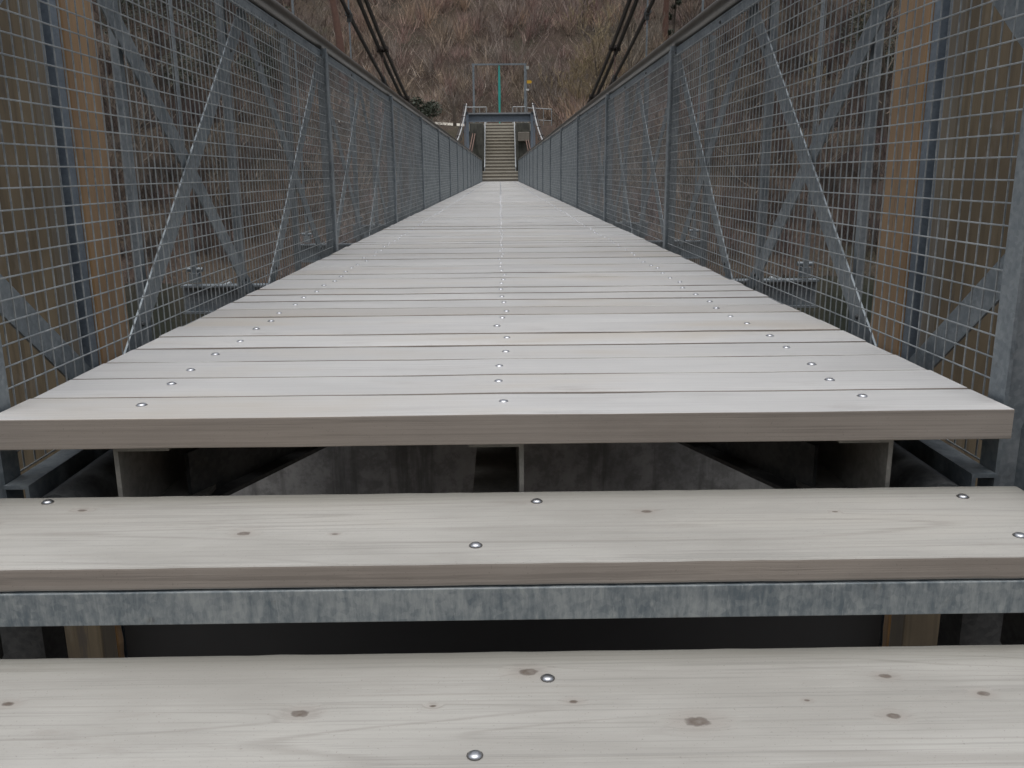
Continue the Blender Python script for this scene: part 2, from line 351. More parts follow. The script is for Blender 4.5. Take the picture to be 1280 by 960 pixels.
for i in range(NPL):
    near = i < 40; y = PW/2+i*PITCHB+random.uniform(-.0012, .0012)
    if i == 0: y = PW/2
    o = obj('plank', random.choice(PM_NEAR if near else PM_FAR), None, bridge)
    o.location = (random.uniform(-.005, .005) if i else 0, y, random.uniform(-.0034, .0014) if i else 0)
    o.rotation_euler = (random.uniform(-.009, .009), 0, random.uniform(-.0012, .0012))
    if random.random() < .5: o.rotation_euler.z += math.pi
    for sx in (-.748, .002, .747):
        p = (sx+random.gauss(0, .009), random.gauss(.010, .016))
        if i < 100:
            b = obj('bolt', BOLT, None, o); q = Matrix.Rotation(-o.rotation_euler.z, 3, 'Z') @ Vector((p[0]-o.location.x, p[1], 0))
            b.location = (q.x, q.y, -.0008); b.rotation_euler.z = random.uniform(0, 6)
        else:
            far_bolts.tube([(p[0], y+p[1], -.001), (p[0], y+p[1], .005)], [.010, .007], 6, False)
tag(far_bolts.build('bolt_head_row', M['bolt'], bridge), kind='stuff')
YE = NPL*PITCHB
def channel(mb, xw, sgn, y0, y1, z1, hgt, fl, t=.009):
    mb.box(min(xw, xw-sgn*t), max(xw, xw-sgn*t), y0, y1, z1-hgt, z1)
    a, b = sorted((xw-sgn*t, xw-sgn*fl)); mb.box(a, b, y0, y1, z1-t*1.3, z1); mb.box(a, b, y0, y1, z1-hgt, z1-hgt+t*1.3)
for xw, sg in ((-.775, -1), (.042, 1), (.785, 1)):
    mb = MB(); channel(mb, xw, sg, .035, YE-.05, -PT-.004, .185, .11); mb.build('stringer_beam', M['channel'], bridge)
for k in range(16):   # plan braces under the deck
    y0 = .22+k*3.25
    for sx in (-1, 1):
        mb = MB(); mb.bar((sx*.70, y0, -.20), (sx*.06, y0+1.5, -.20), .12, .010, (0, 0, 1)); mb.bar((sx*.70, y0, -.255), (sx*.06, y0+1.5, -.255), .09, .010, (1, 0, 0)); mb.build('plan_brace', M['galv_dark'], bridge)
POSTS = [3.85+3.25*k for k in range(15)]
BOLTBIG = bolt_mesh(.017, .016, 6, False); BOLTBIG.materials[0] = M['wire']; BOLTDULL = bolt_mesh(.017, .016, 6, False); BOLTDULL.materials[0] = M['galv_dark']
for y in POSTS:      # cross beams, outriggers to the hangers
    mb = MB(); z1, hg, wd, t = -.205, .175, .10, .010
    mb.box(-1.98, 1.98, y-wd/2, y+wd/2, z1-.012, z1); mb.box(-1.98, 1.98, y-wd/2, y+wd/2, z1-hg, z1-hg+.012); mb.box(-1.98, 1.98, y-.005, y+.005, z1-hg+.012, z1-.012)
    cb = mb.build('cross_beam', M['galv'], bridge)
    for sx in (-1, 1):
        for xo in (1.62, 1.70):
            for yo in (-.03, .03):
                b = obj('bolt', BOLTBIG, None, cb); b.location = (sx*xo, y+yo, z1)

# ------------------------------------------------------------------ railings
def railing(sx, label):
    root = tag(empty('bridge_railing', (sx*1.04, 0, 0)), label, 'railing')
    def P(mb, name, mat): return part_at(root, mb, name, mat)
    X = lambda a, b: (min(sx*a, sx*b), max(sx*a, sx*b))
    mb = MB(); mb.tube([(sx*1.062, -.02, 1.214), (sx*1.062, YE, 1.214)], .042, 14); P(mb, 'handrail', M['rail'])
    mb = MB(); x0, x1 = X(1.045, 1.115); mb.box(x0, x1, .06, YE, 1.158, 1.166); x0, x1 = X(1.047, 1.054); mb.box(x0, x1, .06, YE, 1.118, 1.158)
    tr = P(mb, 'top_rail', M['galv'])
    for k in range(46):
        b = obj('bolt', BOLTDULL, None, tr); b.matrix_world = Matrix.Translation((sx*1.046, .6+1.083*k, 1.138)) @ Matrix.Rotation(-sx*math.pi/2, 4, 'Y') @ Matrix.Scale(.55, 4)
    # posts
    py = [.085]+POSTS
    for y in py:
        mb = MB(); x0, x1 = X(1.012, 1.072); mb.box(x0, x1, y-.007, y+.007, -.30, 1.176); x0, x1 = X(1.010, 1.018); mb.box(x0, x1, y-.030, y+.030, -.30, 1.150); P(mb, 'post', M['galv'])
    # mesh infill, one panel per bay
    r_, pz = .0020, .0452; ends = py+[YE]
    for a, b in zip(ends, ends[1:]):
        n = 6 if a < 8 else 4; mb = MB(); y0, y1 = a+.032, b-.032
        y = y0+.012
        while y < y1:
            mb.tube([(sx*1.0335, y, -.155), (sx*1.0335, y, 1.125)], r_, n, n > 4, False); y += .0455
        z = -.154
        while z < 1.12:
            mb.tube([(sx*1.0292, y0, z), (sx*1.0292, y1, z)], r_, n, n > 4, False); z += pz
        tag(P(mb, 'wire_mesh_panel', M['wire']), kind='stuff')
    # light uprights and crossed bars behind the mesh
    for k in range(-2, 43):
        yy = 3.30+1.0833*k
        mb = MB(); x0, x1 = X(1.120, 1.126); mb.box(x0, x1, yy-.017, yy+.017, -.28, 1.157); x0, x1 = X(1.126, 1.155); mb.box(x0, x1, yy+.011, yy+.017, -.28, 1.157); P(mb, 'upright', M['galv'])
    for k in range(-2, 28):
        yc = 3.20+1.625*k; ya, yb = yc-.80, yc+.80
        for q, (pa, pb) in enumerate(((( ya, -.16), (yb, 1.13)), ((yb, -.16), (ya, 1.13)))):
            if pa[0] < .0 or pb[0] < 0:
                t = (.02-min(pa[0], pb[0]))/(1.6)
                if pa[0] < pb[0]: pa = (.02, pa[1]+(pb[1]-pa[1])*t)
                else: pb = (.02, pb[1]+(pa[1]-pb[1])*t)
            xo = 1.090+q*.012
            a = Vector((sx*xo, *pa)); b = Vector((sx*xo, *pb)); d = (b-a).normalized(); nrm = Vector((0, -d.z, d.y))
            if nrm.z < 0: nrm = -nrm
            mb = MB(); mb.bar(a, b, .078, .006, nrm); e = nrm*.036+Vector((sx*.0105, 0, 0)); 
            if q == 1: mb.bar(a+e, b+e, .013, .006, (1, 0, 0))
            db = P(mb, 'diagonal_bar', M['galv'])
            if k < 4:
                for t in (.14, .86):
                    h_ = obj('bolt', BOLTDULL, None, db); h_.matrix_world = Matrix.Translation(a.lerp(b, t)-Vector((sx*.0035, 0, 0))) @ Matrix.Rotation(-sx*math.pi/2, 4, 'Y') @ Matrix.Scale(.5, 4)
    # bottom chord: angle and round tube
    mb = MB(); x0, x1 = X(.958, 1.008); mb.box(x0, x1, .045, YE, -.158, -.150); x0, x1 = X(.958, .966); mb.box(x0, x1, .045, YE, -.235, -.158)
    P(mb, 'bottom_angle', M['galv'])
    mb = MB(); mb.tube([(sx*.900, .03, -.215), (sx*.900, YE, -.215)], .052, 12); P(mb, 'bottom_tube', M['galv_dark'])
    # rounded end plate beside the steps
    mb = MB(); prof = [(-.75, -.9), (.045, -.30), (.045, -.055), (.040, -.040), (.028, -.031), (.010, -.027), (-.22, -.027), (-.75, -.55)]
    x0, x1 = X(1.046, 1.056); n = len(prof)
    mb.add([(x, a, b) for x in (x0, x1) for a, b in prof], [tuple(range(n)), tuple(range(2*n-1, n-1, -1))]+[(i, (i+1)%n, n+(i+1)%n, n+i) for i in range(n)])
    P(mb, 'end_plate', M['galv'])
    return root
railing(-1, 'steel railing with wire mesh and crossed bars on the left side of the deck')
railing(1, 'steel railing with wire mesh and crossed bars on the right side of the deck')

# ------------------------------------------------------------------ entrance steps
steps = tag(empty('entrance_steps', (0, -.3, -.4)), 'wide open wooden steps on steel beams leading up to the deck', 'steps')
def tread(i, mat, bolts):
    y1 = .018-.323*(i-1); y0 = y1-.330; z = -.165*i
    mb = MB(); rr = random.Random(90+i); seg = 44; T = .042; v = []; f = []
    for k in range(seg+1):
        x = -1.035+2.07*k/seg; a, b, c = (rr.gauss(0, .0005) for _ in range(3))
        v += [(x, y0+a, z-T), (x, y1+b, z-T), (x, y1+b, z+c*.3), (x, y0+a, z+c*.3)]
    for k in range(seg):
        for q in range(4): f.append((k*4+q, k*4+(q+1)%4, (k+1)*4+(q+1)%4, (k+1)*4+q))
    f += [(0, 3, 2, 1), tuple(seg*4+q for q in range(4))]
    mb.add(v, f); me = bevel_mesh(mb.mesh('tread'), .0055, 3); o = obj('tread', me, mat, steps); edge_slot(me, M['plank_edge']); o.matrix_parent_inverse = Matrix.Translation(-steps.location)
    for bx, by in bolts:
        b = obj('bolt', BOLT, None, o); b.location = (bx, by, z+.0003); b.rotation_euler.z = rr.uniform(0, 6)
    mb = MB(); zt = z-T-.0008; mb.box(-1.04, 1.04, y0-.006, y0+.002, zt-.058, zt); mb.box(-1.04, 1.04, y0+.002, y0+.055, zt-.008, zt); mb.box(-1.04, 1.04, y1-.05, y1-.042, zt-.05, zt)
    mo = mb.mesh('tread_beam'); bevel_mesh(mo, .0018, 2); o2 = obj('tread_beam', mo, M['tread_beam'], steps); o2.matrix_parent_inverse = Matrix.Translation(-steps.location)
tread(1, M['tread1'], ((-.893, -.011), (.065, -.039), (.895, -.042), (-.048, -.243), (.897, -.232), (-.895, -.236)))
tread(2, M['tread2'], ((.068, -.39), (-.043, -.579), (-.895, -.36), (-.897, -.57), (.897, -.36), (.895, -.57)))
for i in (3, 4, 5, 6): tread(i, M['tread'], ((-.893, .02-.323*(i-1)-.06), (.893, .02-.323*(i-1)-.06), (.05, .02-.323*(i-1)-.06), (-.05, .02-.323*(i-1)-.25)))
for sx in (-1, 1):
    a0 = (-.02, -.30); b0 = (-2.05, -1.34); mb = MB()
    pr = [(a0[0], a0[1]), (b0[0], b0[1]), (b0[0], b0[1]-.16), (a0[0], a0[1]-.19)]
    xs = sorted((sx*1.020, sx*1.030)); mb.add([(x, p, q) for x in xs for p, q in pr], [(0,1,2,3),(7,6,5,4),(0,4,5,1),(1,5,6,2),(2,6,7,3),(3,7,4,0)])
    part_at(steps, mb, 'stair_stringer', M['galv_dark'])
    mb = MB(); xs = sorted((sx*1.005, sx*1.105)); mb.box(xs[0], xs[1], .10, .11, -2.45, -.31); xs = sorted((sx*1.005, sx*1.014)); mb.box(xs[0], xs[1], .11, .19, -2.45, -.27)
    part_at(steps, mb, 'support_post', M['galv_dark'])

# ------------------------------------------------------------------ timber pylons and abutment
def pylon(sx, label):
    root = tag(empty('timber_pylon', (sx*1.95, 2.05, -2.4)), label, 'pylon')
    X = lambda a, b: (min(sx*a, sx*b), max(sx*a, sx*b))
    def slab(x0, x1, y0, y1, z0, z1, mat, name, seed):
        rr = random.Random(seed); mb = MB(); n = 24; v = []; f = []; a, b = X(x0, x1)
        for k in range(n+1):
            z = z0+(z1-z0)*k/n; j = [rr.uniform(-.003, .003) for _ in range(4)]
            v += [(a+j[0], y0+j[1], z), (b+j[2], y0+j[1], z), (b+j[2], y1+j[3], z), (a+j[0], y1+j[3], z)]
        for k in range(n):
            for q in range(4): f.append((k*4+q, k*4+(q+1)%4, (k+1)*4+(q+1)%4, (k+1)*4+q))
        f += [(0, 3, 2, 1), tuple(n*4+q for q in range(4))]; mb.add(v, f)
        o = obj(name, bevel_mesh(mb.mesh(name), .012, 2), mat, root); o.matrix_parent_inverse = Matrix.Translation(-root.location); return o
    slab(1.70, 2.30, 1.735, 1.865, -2.5, 5.35, M['timber'], 'timber_leg', 5+sx)
    o = slab(1.70, 2.30, 2.035, 2.345, -2.5, 5.35, M['timber_orange'], 'timber_leg', 15+sx); o['label'] = 'warm orange timber half of the pylon'
    mb = MB(); x0, x1 = X(1.735, 2.26); x0, x1 = X(1.765, 2.23); mb.box(x0, x1, 1.905, 1.975, -2.5, 5.3); x0, x1 = X(1.712, 2.28); mb.box(x0, x1, 1.870, 1.904, -.97, 5.3); mb.box(x0, x1, 1.976, 2.032, -2.5, 5.3)
    part_at(root, mb, 'steel_core', M['blue_steel'])
    slab(1.698, 2.25, 1.866, 1.9245, -2.5, -.98, M['timber_orange'], 'timber_packing', 40)
    mb = MB(); x0, x1 = X(1.66, 2.34); mb.box(x0, x1, 1.70, 2.38, 5.36, 5.40); x0, x1 = X(1.80, 2.0); mb.box(x0, x1, 1.85, 2.25, 5.40, 5.50); part_at(root, mb, 'cable_saddle', M['galv'])
    mb = MB(); x0, x1 = X(1.55, 2.45); mb.box(x0, x1, 1.55, 2.55, -3.4, -2.3); part_at(root, mb, 'footing', M['concrete'])
pylon(-1, 'brown and orange timber pylon with steel core left of the deck')
pylon(1, 'brown and orange timber pylon with steel core right of the deck')
ar = empty('abutment_wall', (0, 2.35, -6)); ab = MB(); ab.box(-1.685, 1.685, 1.95, 2.75, -6.5, -.32); part_at(ar, ab, 'concrete_wall', M['concrete'])
ab = MB(); ab.box(-1.69, 1.69, 1.925, 1.948, -3.2, -1.15); part_at(ar, ab, 'shade_sheet', M['wall_shade'])  # dark sheet added over the concrete to paint in the shade below the deck
tag(ar, 'dark stained concrete wall beneath the near end of the deck', 'wall')

# ------------------------------------------------------------------ cables and hangers
def zB(y): return 1.20+.0062*(y-27.7)**2
def zA(y): return 1.05+.0046*(y-27.7)**2
YS = 49.8
names = {-1: 'left', 1: 'right'}
for sx in (-1, 1):
    for nm, xo, zf, y0, y1, r_ in (('outer', 1.945, zB, 2.05, YS, .031), ('inner', 1.845, zB, 2.05, YS, .031), ('lower', 1.90, zA, 2.36, YS, .026)):
        pts = [(sx*xo, y0+(y1-y0)*k/60, zf(y0+(y1-y0)*k/60)) for k in range(61)]
        lab = {'outer': f'dark suspension cable, outer one of the upper pair, {names[sx]} side', 'inner': f'dark suspension cable, inner one of the upper pair, {names[sx]} side', 'lower': f'thinner dark suspension cable hanging below the upper pair, {names[sx]} side'}[nm]
        root = tag(empty('suspension_cable', pts[0]), lab, 'cable', 'suspension cables')
        i = 44 if nm == 'inner' else 60
        mb = MB(); mb.tube(pts[:i+1], r_, 8); part_at(root, mb, 'cable_run', M['cable'])
        if i < 60 and nm == 'inner': mb = MB(); mb.tube(pts[i:], r_*1.1, 8); part_at(root, mb, 'pale_sheath', M['cable_pale'])
    for k, y in enumerate(POSTS):
        order = ['first', 'second', 'third', 'fourth', 'fifth', 'sixth', 'seventh', 'eighth', 'ninth', 'tenth', 'eleventh', 'twelfth', 'thirteenth', 'fourteenth', 'fifteenth'][k]
        root = tag(empty('hanger', (sx*1.90, y, -.2)), f'{order} hanger rod from the timber pylon on the {names[sx]} side', 'hanger', 'hanger rods of the bridge')
        zt = zB(y)
        mb = MB(); mb.tube([(sx*1.90, y, -.19), (sx*1.90, y, zt-.05)], .011, 6); part_at(root, mb, 'rod', M['galv'] if k < 3 else M['rust'])
        mb = MB(); mb.bar((sx*1.80, y, zt), (sx*1.99, y, zt), .05, .09, (0, 1, 0)); 
        for xo in (1.845, 1.945): mb.tube([(sx*xo, y-.055, zf_ := zB(y-.055)), (sx*xo, y+.055, zB(y+.055))], .046, 8)
        mb.bar((sx*1.90, y, zt-.12), (sx*1.90, y, zt), .05, .02, (0, 1, 0)); part_at(root, mb, 'cable_clamp', M['cable'])
        mb = MB(); mb.tube([(sx*1.90, y-.06, zA(y-.06)), (sx*1.90, y+.06, zA(y+.06))], .042, 8); mb.bar((sx*1.90, y, zA(y)-.09), (sx*1.90, y, zA(y)+.05), .045, .05, (0, 1, 0)); part_at(root, mb, 'lower_clamp', M['galv_dark'])
        mb = MB(); mb.box(sx*1.90-.03, sx*1.90+.03, y-.03, y+.03, -.19, -.13); mb.tube([(sx*1.90-.05, y, -.11), (sx*1.90+.05, y, -.11)], .014, 8); mb.bar((sx*1.90, y, -.13), (sx*1.90, y, .0), .03, .03, (0, 1, 0)); part_at(root, mb, 'fork', M['galv'])

# ------------------------------------------------------------------ far landing
fs = tag(empty('far_staircase', (0, YE, 0)), 'narrow stone flight of stairs at the far end of the deck', 'stairs')
NS = 18; rise = 3.42/NS; go = .26
for i in range(NS):
    hw = 1.02 if i < 3 else .88
    y = YE+.02+i*go; mb = MB(); mb.box(-hw, hw, y-.03, y+go+.02, (i+1)*rise-.07, (i+1)*rise); 
    o = part_at(fs, mb, 'tread', M['step'])
    mb = MB(); mb.box(-hw+.004, hw-.004, y+.01, y+.05, i*rise-.02, (i+1)*rise-.072); part_at(fs, mb, 'riser', M['riser'])
for sx in (-1, 1):
    mb = MB(); y0, z0 = YE+.75, .75; y1, z1 = YE+.1+NS*go, 3.42+.05
    xs = sorted((sx*.87, sx*.93)); mb.add([(x, p, q) for x in xs for p, q in ((y0, z0-.35), (y1, z1-.3), (y1, z1+.10), (y0, z0+.05))], [(0,1,2,3),(7,6,5,4),(0,4,5,1),(1,5,6,2),(2,6,7,3),(3,7,4,0)])
    part_at(fs, mb, 'side_string', M['pale_steel'])
YT = YE+NS*go
lm = MB(); lm.box(-2.1, 2.1, YT, YT+5.4, 3.0, 3.42); tag(lm.build('landing', M['step']), kind='structure')
for sx in (-1, 1):
    mb = MB(); xs = sorted((sx*.955, sx*1.75)); mb.box(xs[0], xs[1], YE+1.3, YT+.02, -3, 3.30); bevel = bevel_mesh(mb.mesh('stair_wall'), .03, 1)
    tag(obj('stair_wall', bevel, M['concrete_dark']), f'dark mossy concrete wall on the {names[sx]} of the far stairs', 'wall')
mb = MB(); mb.box(-1.9, 1.9, YE+.06, YE+1.28, -6, -.02); tag(mb.build('far_abutment', M['concrete_dark']), 'dark concrete abutment below the far stairs', 'abutment')
fp = tag(empty('far_portal', (0, YS, -1)), 'blue grey steel portal spanning the foot of the far stairs', 'portal')
for sx in (-1, 1):
    mb = MB(); x = sx*1.86; mb.box(x-.13, x+.13, YS-.13, YS-.10, -1.2, 3.7); mb.box(x-.13, x+.13, YS+.10, YS+.13, -1.2, 3.7); mb.box(x-.012, x+.012, YS-.10, YS+.10, -1.2, 3.7); part_at(fp, mb, 'column', M['blue_steel'])
    mb = MB(); x = sx*1.9; mb.box(x-.14, x+.14, YS-.2, YS+.3, 3.71, 3.80); part_at(fp, mb, 'cable_saddle', M['galv_dark'])
mb = MB(); mb.box(-1.725, 1.725, YS-.13, YS+.13, 3.62, 3.66); mb.box(-1.725, 1.725, YS-.13, YS+.13, 3.26, 3.30); mb.box(-1.725, 1.725, YS-.012, YS+.012, 3.30, 3.62); part_at(fp, mb, 'beam', M['blue_steel'])
mb = MB(); mb.box(-1.72, 1.72, YS-.20, YS+.14, 3.665, 3.74); part_at(fp, mb, 'cap_plate', M['pale_steel'])
# frame with turquoise pole on the landing
YF = YT+1.6
gf = tag(empty('steel_frame', (0, YF, 3.42)), 'tall slim grey steel frame standing on the far landing', 'frame')
for sx in (-1, 1): mb = MB(); mb.box(sx*1.61-.06, sx*1.61+.06, YF-.06, YF+.06, 3.42, 7.0); part_at(gf, mb, 'post', M['galv'])
mb = MB(); mb.box(-1.70, 1.70, YF-.055, YF+.055, 7.003, 7.10); part_at(gf, mb, 'crossbar', M['galv'])
mb = MB(); mb.tube([(0, YF, 3.42), (0, YF, 4.3), (.005, YF, 5.2), (.0, YF, 6.2), (0, YF, 7.0)], [.035, .06, .085, .07, .045], 12)
tag(mb.build('turquoise_pole', M['turquoise']), 'turquoise spindle shaped pole hanging in the steel frame', 'pole')
YL = YF+.25
lp = tag(empty('lamp_mast', (1.72, YL, 3.42)), 'thin lamp mast with yellow arrow sign right of the steel frame', 'lamp')
mb = MB(); mb.tube([(1.72, YL, 3.42), (1.72, YL, 6.9)], .032, 8); part_at(lp, mb, 'mast', M['pale_steel'])
mb = MB(); mb.box(1.58, 1.86, YL-.10, YL+.16, 6.78, 6.96); mb.box(1.61, 1.83, YL-.07, YL+.13, 6.74, 6.78); part_at(lp, mb, 'lamp_head', M['lamp_glass'])
mb = MB(); mb.add([(x, y, z) for y in (YL-.05, YL-.035) for x, z in ((1.73, 5.93), (1.98, 5.93), (2.06, 6.02), (1.98, 6.11), (1.73, 6.11))], [(0,1,2,3,4), (9,8,7,6,5)]+[(i, (i+1)%5, 5+(i+1)%5, 5+i) for i in range(5)]); part_at(lp, mb, 'arrow_sign', M['yellow'])
mb = MB(); mb.box(1.55, 1.87, YL-.10, YL+.14, 5.50, 5.60); part_at(lp, mb, 'white_box', M['white'])
def landing_rail(xa, xb, y, h, label, bars, slope=0):
    root = tag(empty('landing_railing', ((xa+xb)/2, y, 3.42)), label, 'railing')
    mb = MB(); mb.tube([(xa, y, 3.42+h), (xb, y, 3.42+h+slope)], .028, 8); part_at(root, mb, 'top_bar', M['pale_steel'])
    mb = MB(); mb.tube([(xa, y, 3.42+.35), (xb, y, 3.42+.35+slope)], .02, 6); part_at(root, mb, 'low_bar', M['pale_steel'])
    for k in range(bars):
        x = xa+(xb-xa)*k/(bars-1); mb = MB(); mb.tube([(x, y, 3.0), (x, y, 3.42+h+slope*k/(bars-1))], .028 if k in (0, bars-1) else .022, 8); part_at(root, mb, 'upright', M['pale_steel'])
landing_rail(-2.10, -.83, YF-.15, 1.08, 'short tubular railing on the landing left of the stairs', 4)
landing_rail(.83, 1.62, YF-.15, 1.08, 'short tubular railing on the landing right of the stairs', 4)
landing_rail(1.75, 3.3, YF+.3, 1.05, 'tubular railing running off right behind the lamp mast', 4, -.1)
pp = MB(); pp.tube([(-2.95, 58.6, 2.8), (-2.95, 58.6, 4.75)], [.13, .11], 8); tag(pp.build('wooden_path_post', M['bark']), 'thick dark wooden post beside the pale path', 'post')
for sx in (-1, 1):
    for q in (0, 1):
        xa = 1.80-q*.13
        mb = MB(); mb.tube([(sx*xa, YS+.4, 1.4), (sx*(xa-.28), YE+1.55, 2.95)], .035, 6)
        tag(mb.build('anchor_rod', M['rust']), f'rusty anchor rod, {"outer" if q == 0 else "inner"} one beside the far stairs, {names[sx]} side', 'rod', 'rusty anchor rods')
mb = MB(); mb.box(1.05, 1.70, YE+.95, YE+1.28, 2.25, 2.75); tag(obj('anchor_block', bevel_mesh(mb.mesh('anchor_block'), .02), M['riser']), 'pale concrete anchor block on the wall right of the far stairs', 'block')

# ------------------------------------------------------------------ vegetation
def brush():
    n = 470000
    d = 44.5+ (RNG.random(n)**1.35)*95
    x = (RNG.random(n)*2-1)*(d*.70+6); y = d
    keep = ~((np.abs(x) < 3.4) & (y < 61.5)); x, y = x[keep], y[keep]
    # clumping
    gx = np.array([mnoise.noise(Vector((a*.33, b*.33, 2))) for a, b in zip(x[::8], y[::8])]); gx = np.repeat(gx, 8)[:len(x)]
    n = len(x)
    # six tenths of the twigs gather in separate shrubs
    ns = 3600; sd_ = 46+(RNG.random(ns)**1.2)*80; sxx = (RNG.random(ns)*2-1)*(sd_*.70+6); ok = ~((np.abs(sxx) < 4.6) & (sd_ < 62.5)); sxx, sd_ = sxx[ok], sd_[ok]; ns = len(sxx)
    own = RNG.integers(0, ns, n); insh = RNG.random(n) < .62
    srad = RNG.uniform(.25, .7, ns); shgt = RNG.uniform(.9, 2.6, ns); stone = RNG.uniform(.75, 1.28, ns); shue = RNG.random(ns)
    rx, ry = RNG.normal(0, 1, n)*srad[own]*.5, RNG.normal(0, 1, n)*srad[own]*.5
    x = np.where(insh, sxx[own]+rx, x); y = np.where(insh, sd_[own]+ry, y)
    # ground height on a coarse lookup, bilinear
    gxs = np.linspace(-110, 110, 221); gys = np.linspace(44, 150, 213)
    Z = np.array([[ground_z(a, b) for a in gxs] for b in gys])
    fx = np.clip((x+110)/1.0, 0, 219.99); fy = np.clip((y-44)/.5, 0, 211.99); ix = fx.astype(int); iy = fy.astype(int); tx = fx-ix; ty = fy-iy
    z = Z[iy, ix]*(1-tx)*(1-ty)+Z[iy, ix+1]*tx*(1-ty)+Z[iy+1, ix]*(1-tx)*ty+Z[iy+1, ix+1]*tx*ty
    nz = np.array([[mnoise.fractal(Vector((a*.07, b*.07, 5)), 1, 2, 4) for a in gxs] for b in gys])[iy, ix]
    nz2 = np.array([[mnoise.fractal(Vector((a*.16+9, b*.16, 1)), 1, 2, 4) for a in gxs] for b in gys])[iy, ix]
    nz3 = np.array([[mnoise.fractal(Vector((a*.03+2, b*.04, 8)), 1, 2, 3) for a in gxs] for b in gys])[iy, ix]
    L = RNG.uniform(.15, .75, n)*(1+.8*nz2); L[y < 58] *= .7
    lean = RNG.normal(0, .85, (n, 2)); wdt = RNG.uniform(.008, .028, n)*(.6+.4*y/70)
    L = np.where(insh, shgt[own]*RNG.uniform(.35, 1.0, n), L); L[y < 58] *= .7; lean[insh] = lean[insh]*.42+np.stack([rx, ry], 1)[insh]*.8
    ang = RNG.uniform(0, math.pi, n); wx, wy = np.cos(ang)*wdt, np.sin(ang)*wdt
    V = np.zeros((n, 3, 3)); V[:, 0] = np.stack([x-wx, y-wy, z-.05], 1); V[:, 1] = np.stack([x+wx, y+wy, z-.05], 1)
    V[:, 2] = np.stack([x+lean[:, 0]*L, y+lean[:, 1]*L, z+L], 1)
    # some twigs start higher: crowns of bushes
    up_ = (RNG.random(n) < .45)*np.clip(nz2+.35, 0, 1)*RNG.uniform(.3, 2.2, n); up_[y < 58] *= .3
    up_ = np.where(insh, RNG.random(n)*.45*shgt[own], up_); V[:, :, 2] += up_[:, None]
    me = bpy.data.meshes.new('hillside_brush'); me.vertices.add(n*3); me.loops.add(n*3); me.polygons.add(n)
    me.vertices.foreach_set('co', V.astype(np.float32).ravel()); me.loops.foreach_set('vertex_index', np.arange(n*3, dtype=np.int32))
    me.polygons.foreach_set('loop_start', np.arange(0, n*3, 3, dtype=np.int32)); me.polygons.foreach_set('loop_total', np.full(n, 3, dtype=np.int32))
    me.update(calc_edges=True)
    tan = np.array((.215, .160, .090)); red = np.array((.150, .080, .062)); gry = np.array((.105, .090, .072)); olv = np.array((.085, .085, .045)); och = np.array((.21, .130, .060))
    t = RNG.random(n)[:, None]
    c = gry*(1-t)+tan*t
    f = np.clip(.5+1.5*nz3+RNG.normal(0, .18, n), 0, 1)[:, None]; c = c*(1-f*.75)+red*f*.75
    f = np.clip(-.05+1.1*nz+RNG.normal(0, .2, n), 0, 1)[:, None]; c = c*(1-f)+och*f
    f = np.clip(-.25-1.4*nz+RNG.normal(0, .15, n), 0, 1)[:, None]; c = c*(1-f)+olv*f
    g = c.mean(1, keepdims=True); c = g+(c-g)*.70
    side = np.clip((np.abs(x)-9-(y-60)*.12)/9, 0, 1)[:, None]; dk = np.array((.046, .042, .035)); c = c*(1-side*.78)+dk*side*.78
    hue = shue[own][:, None]; sc_ = np.where(hue < .3, tan*.95, np.where(hue < .6, red*1.15, np.where(hue < .85, gry*1.25, och)))
    c = np.where(insh[:, None], c*.45+sc_*.55*stone[own][:, None], c)
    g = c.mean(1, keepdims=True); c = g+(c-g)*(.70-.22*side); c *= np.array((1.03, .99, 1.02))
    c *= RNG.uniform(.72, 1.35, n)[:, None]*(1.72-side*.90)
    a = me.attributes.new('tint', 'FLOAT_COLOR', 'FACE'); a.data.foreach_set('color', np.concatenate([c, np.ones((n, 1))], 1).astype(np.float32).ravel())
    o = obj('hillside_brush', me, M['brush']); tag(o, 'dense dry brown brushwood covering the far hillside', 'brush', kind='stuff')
brush()

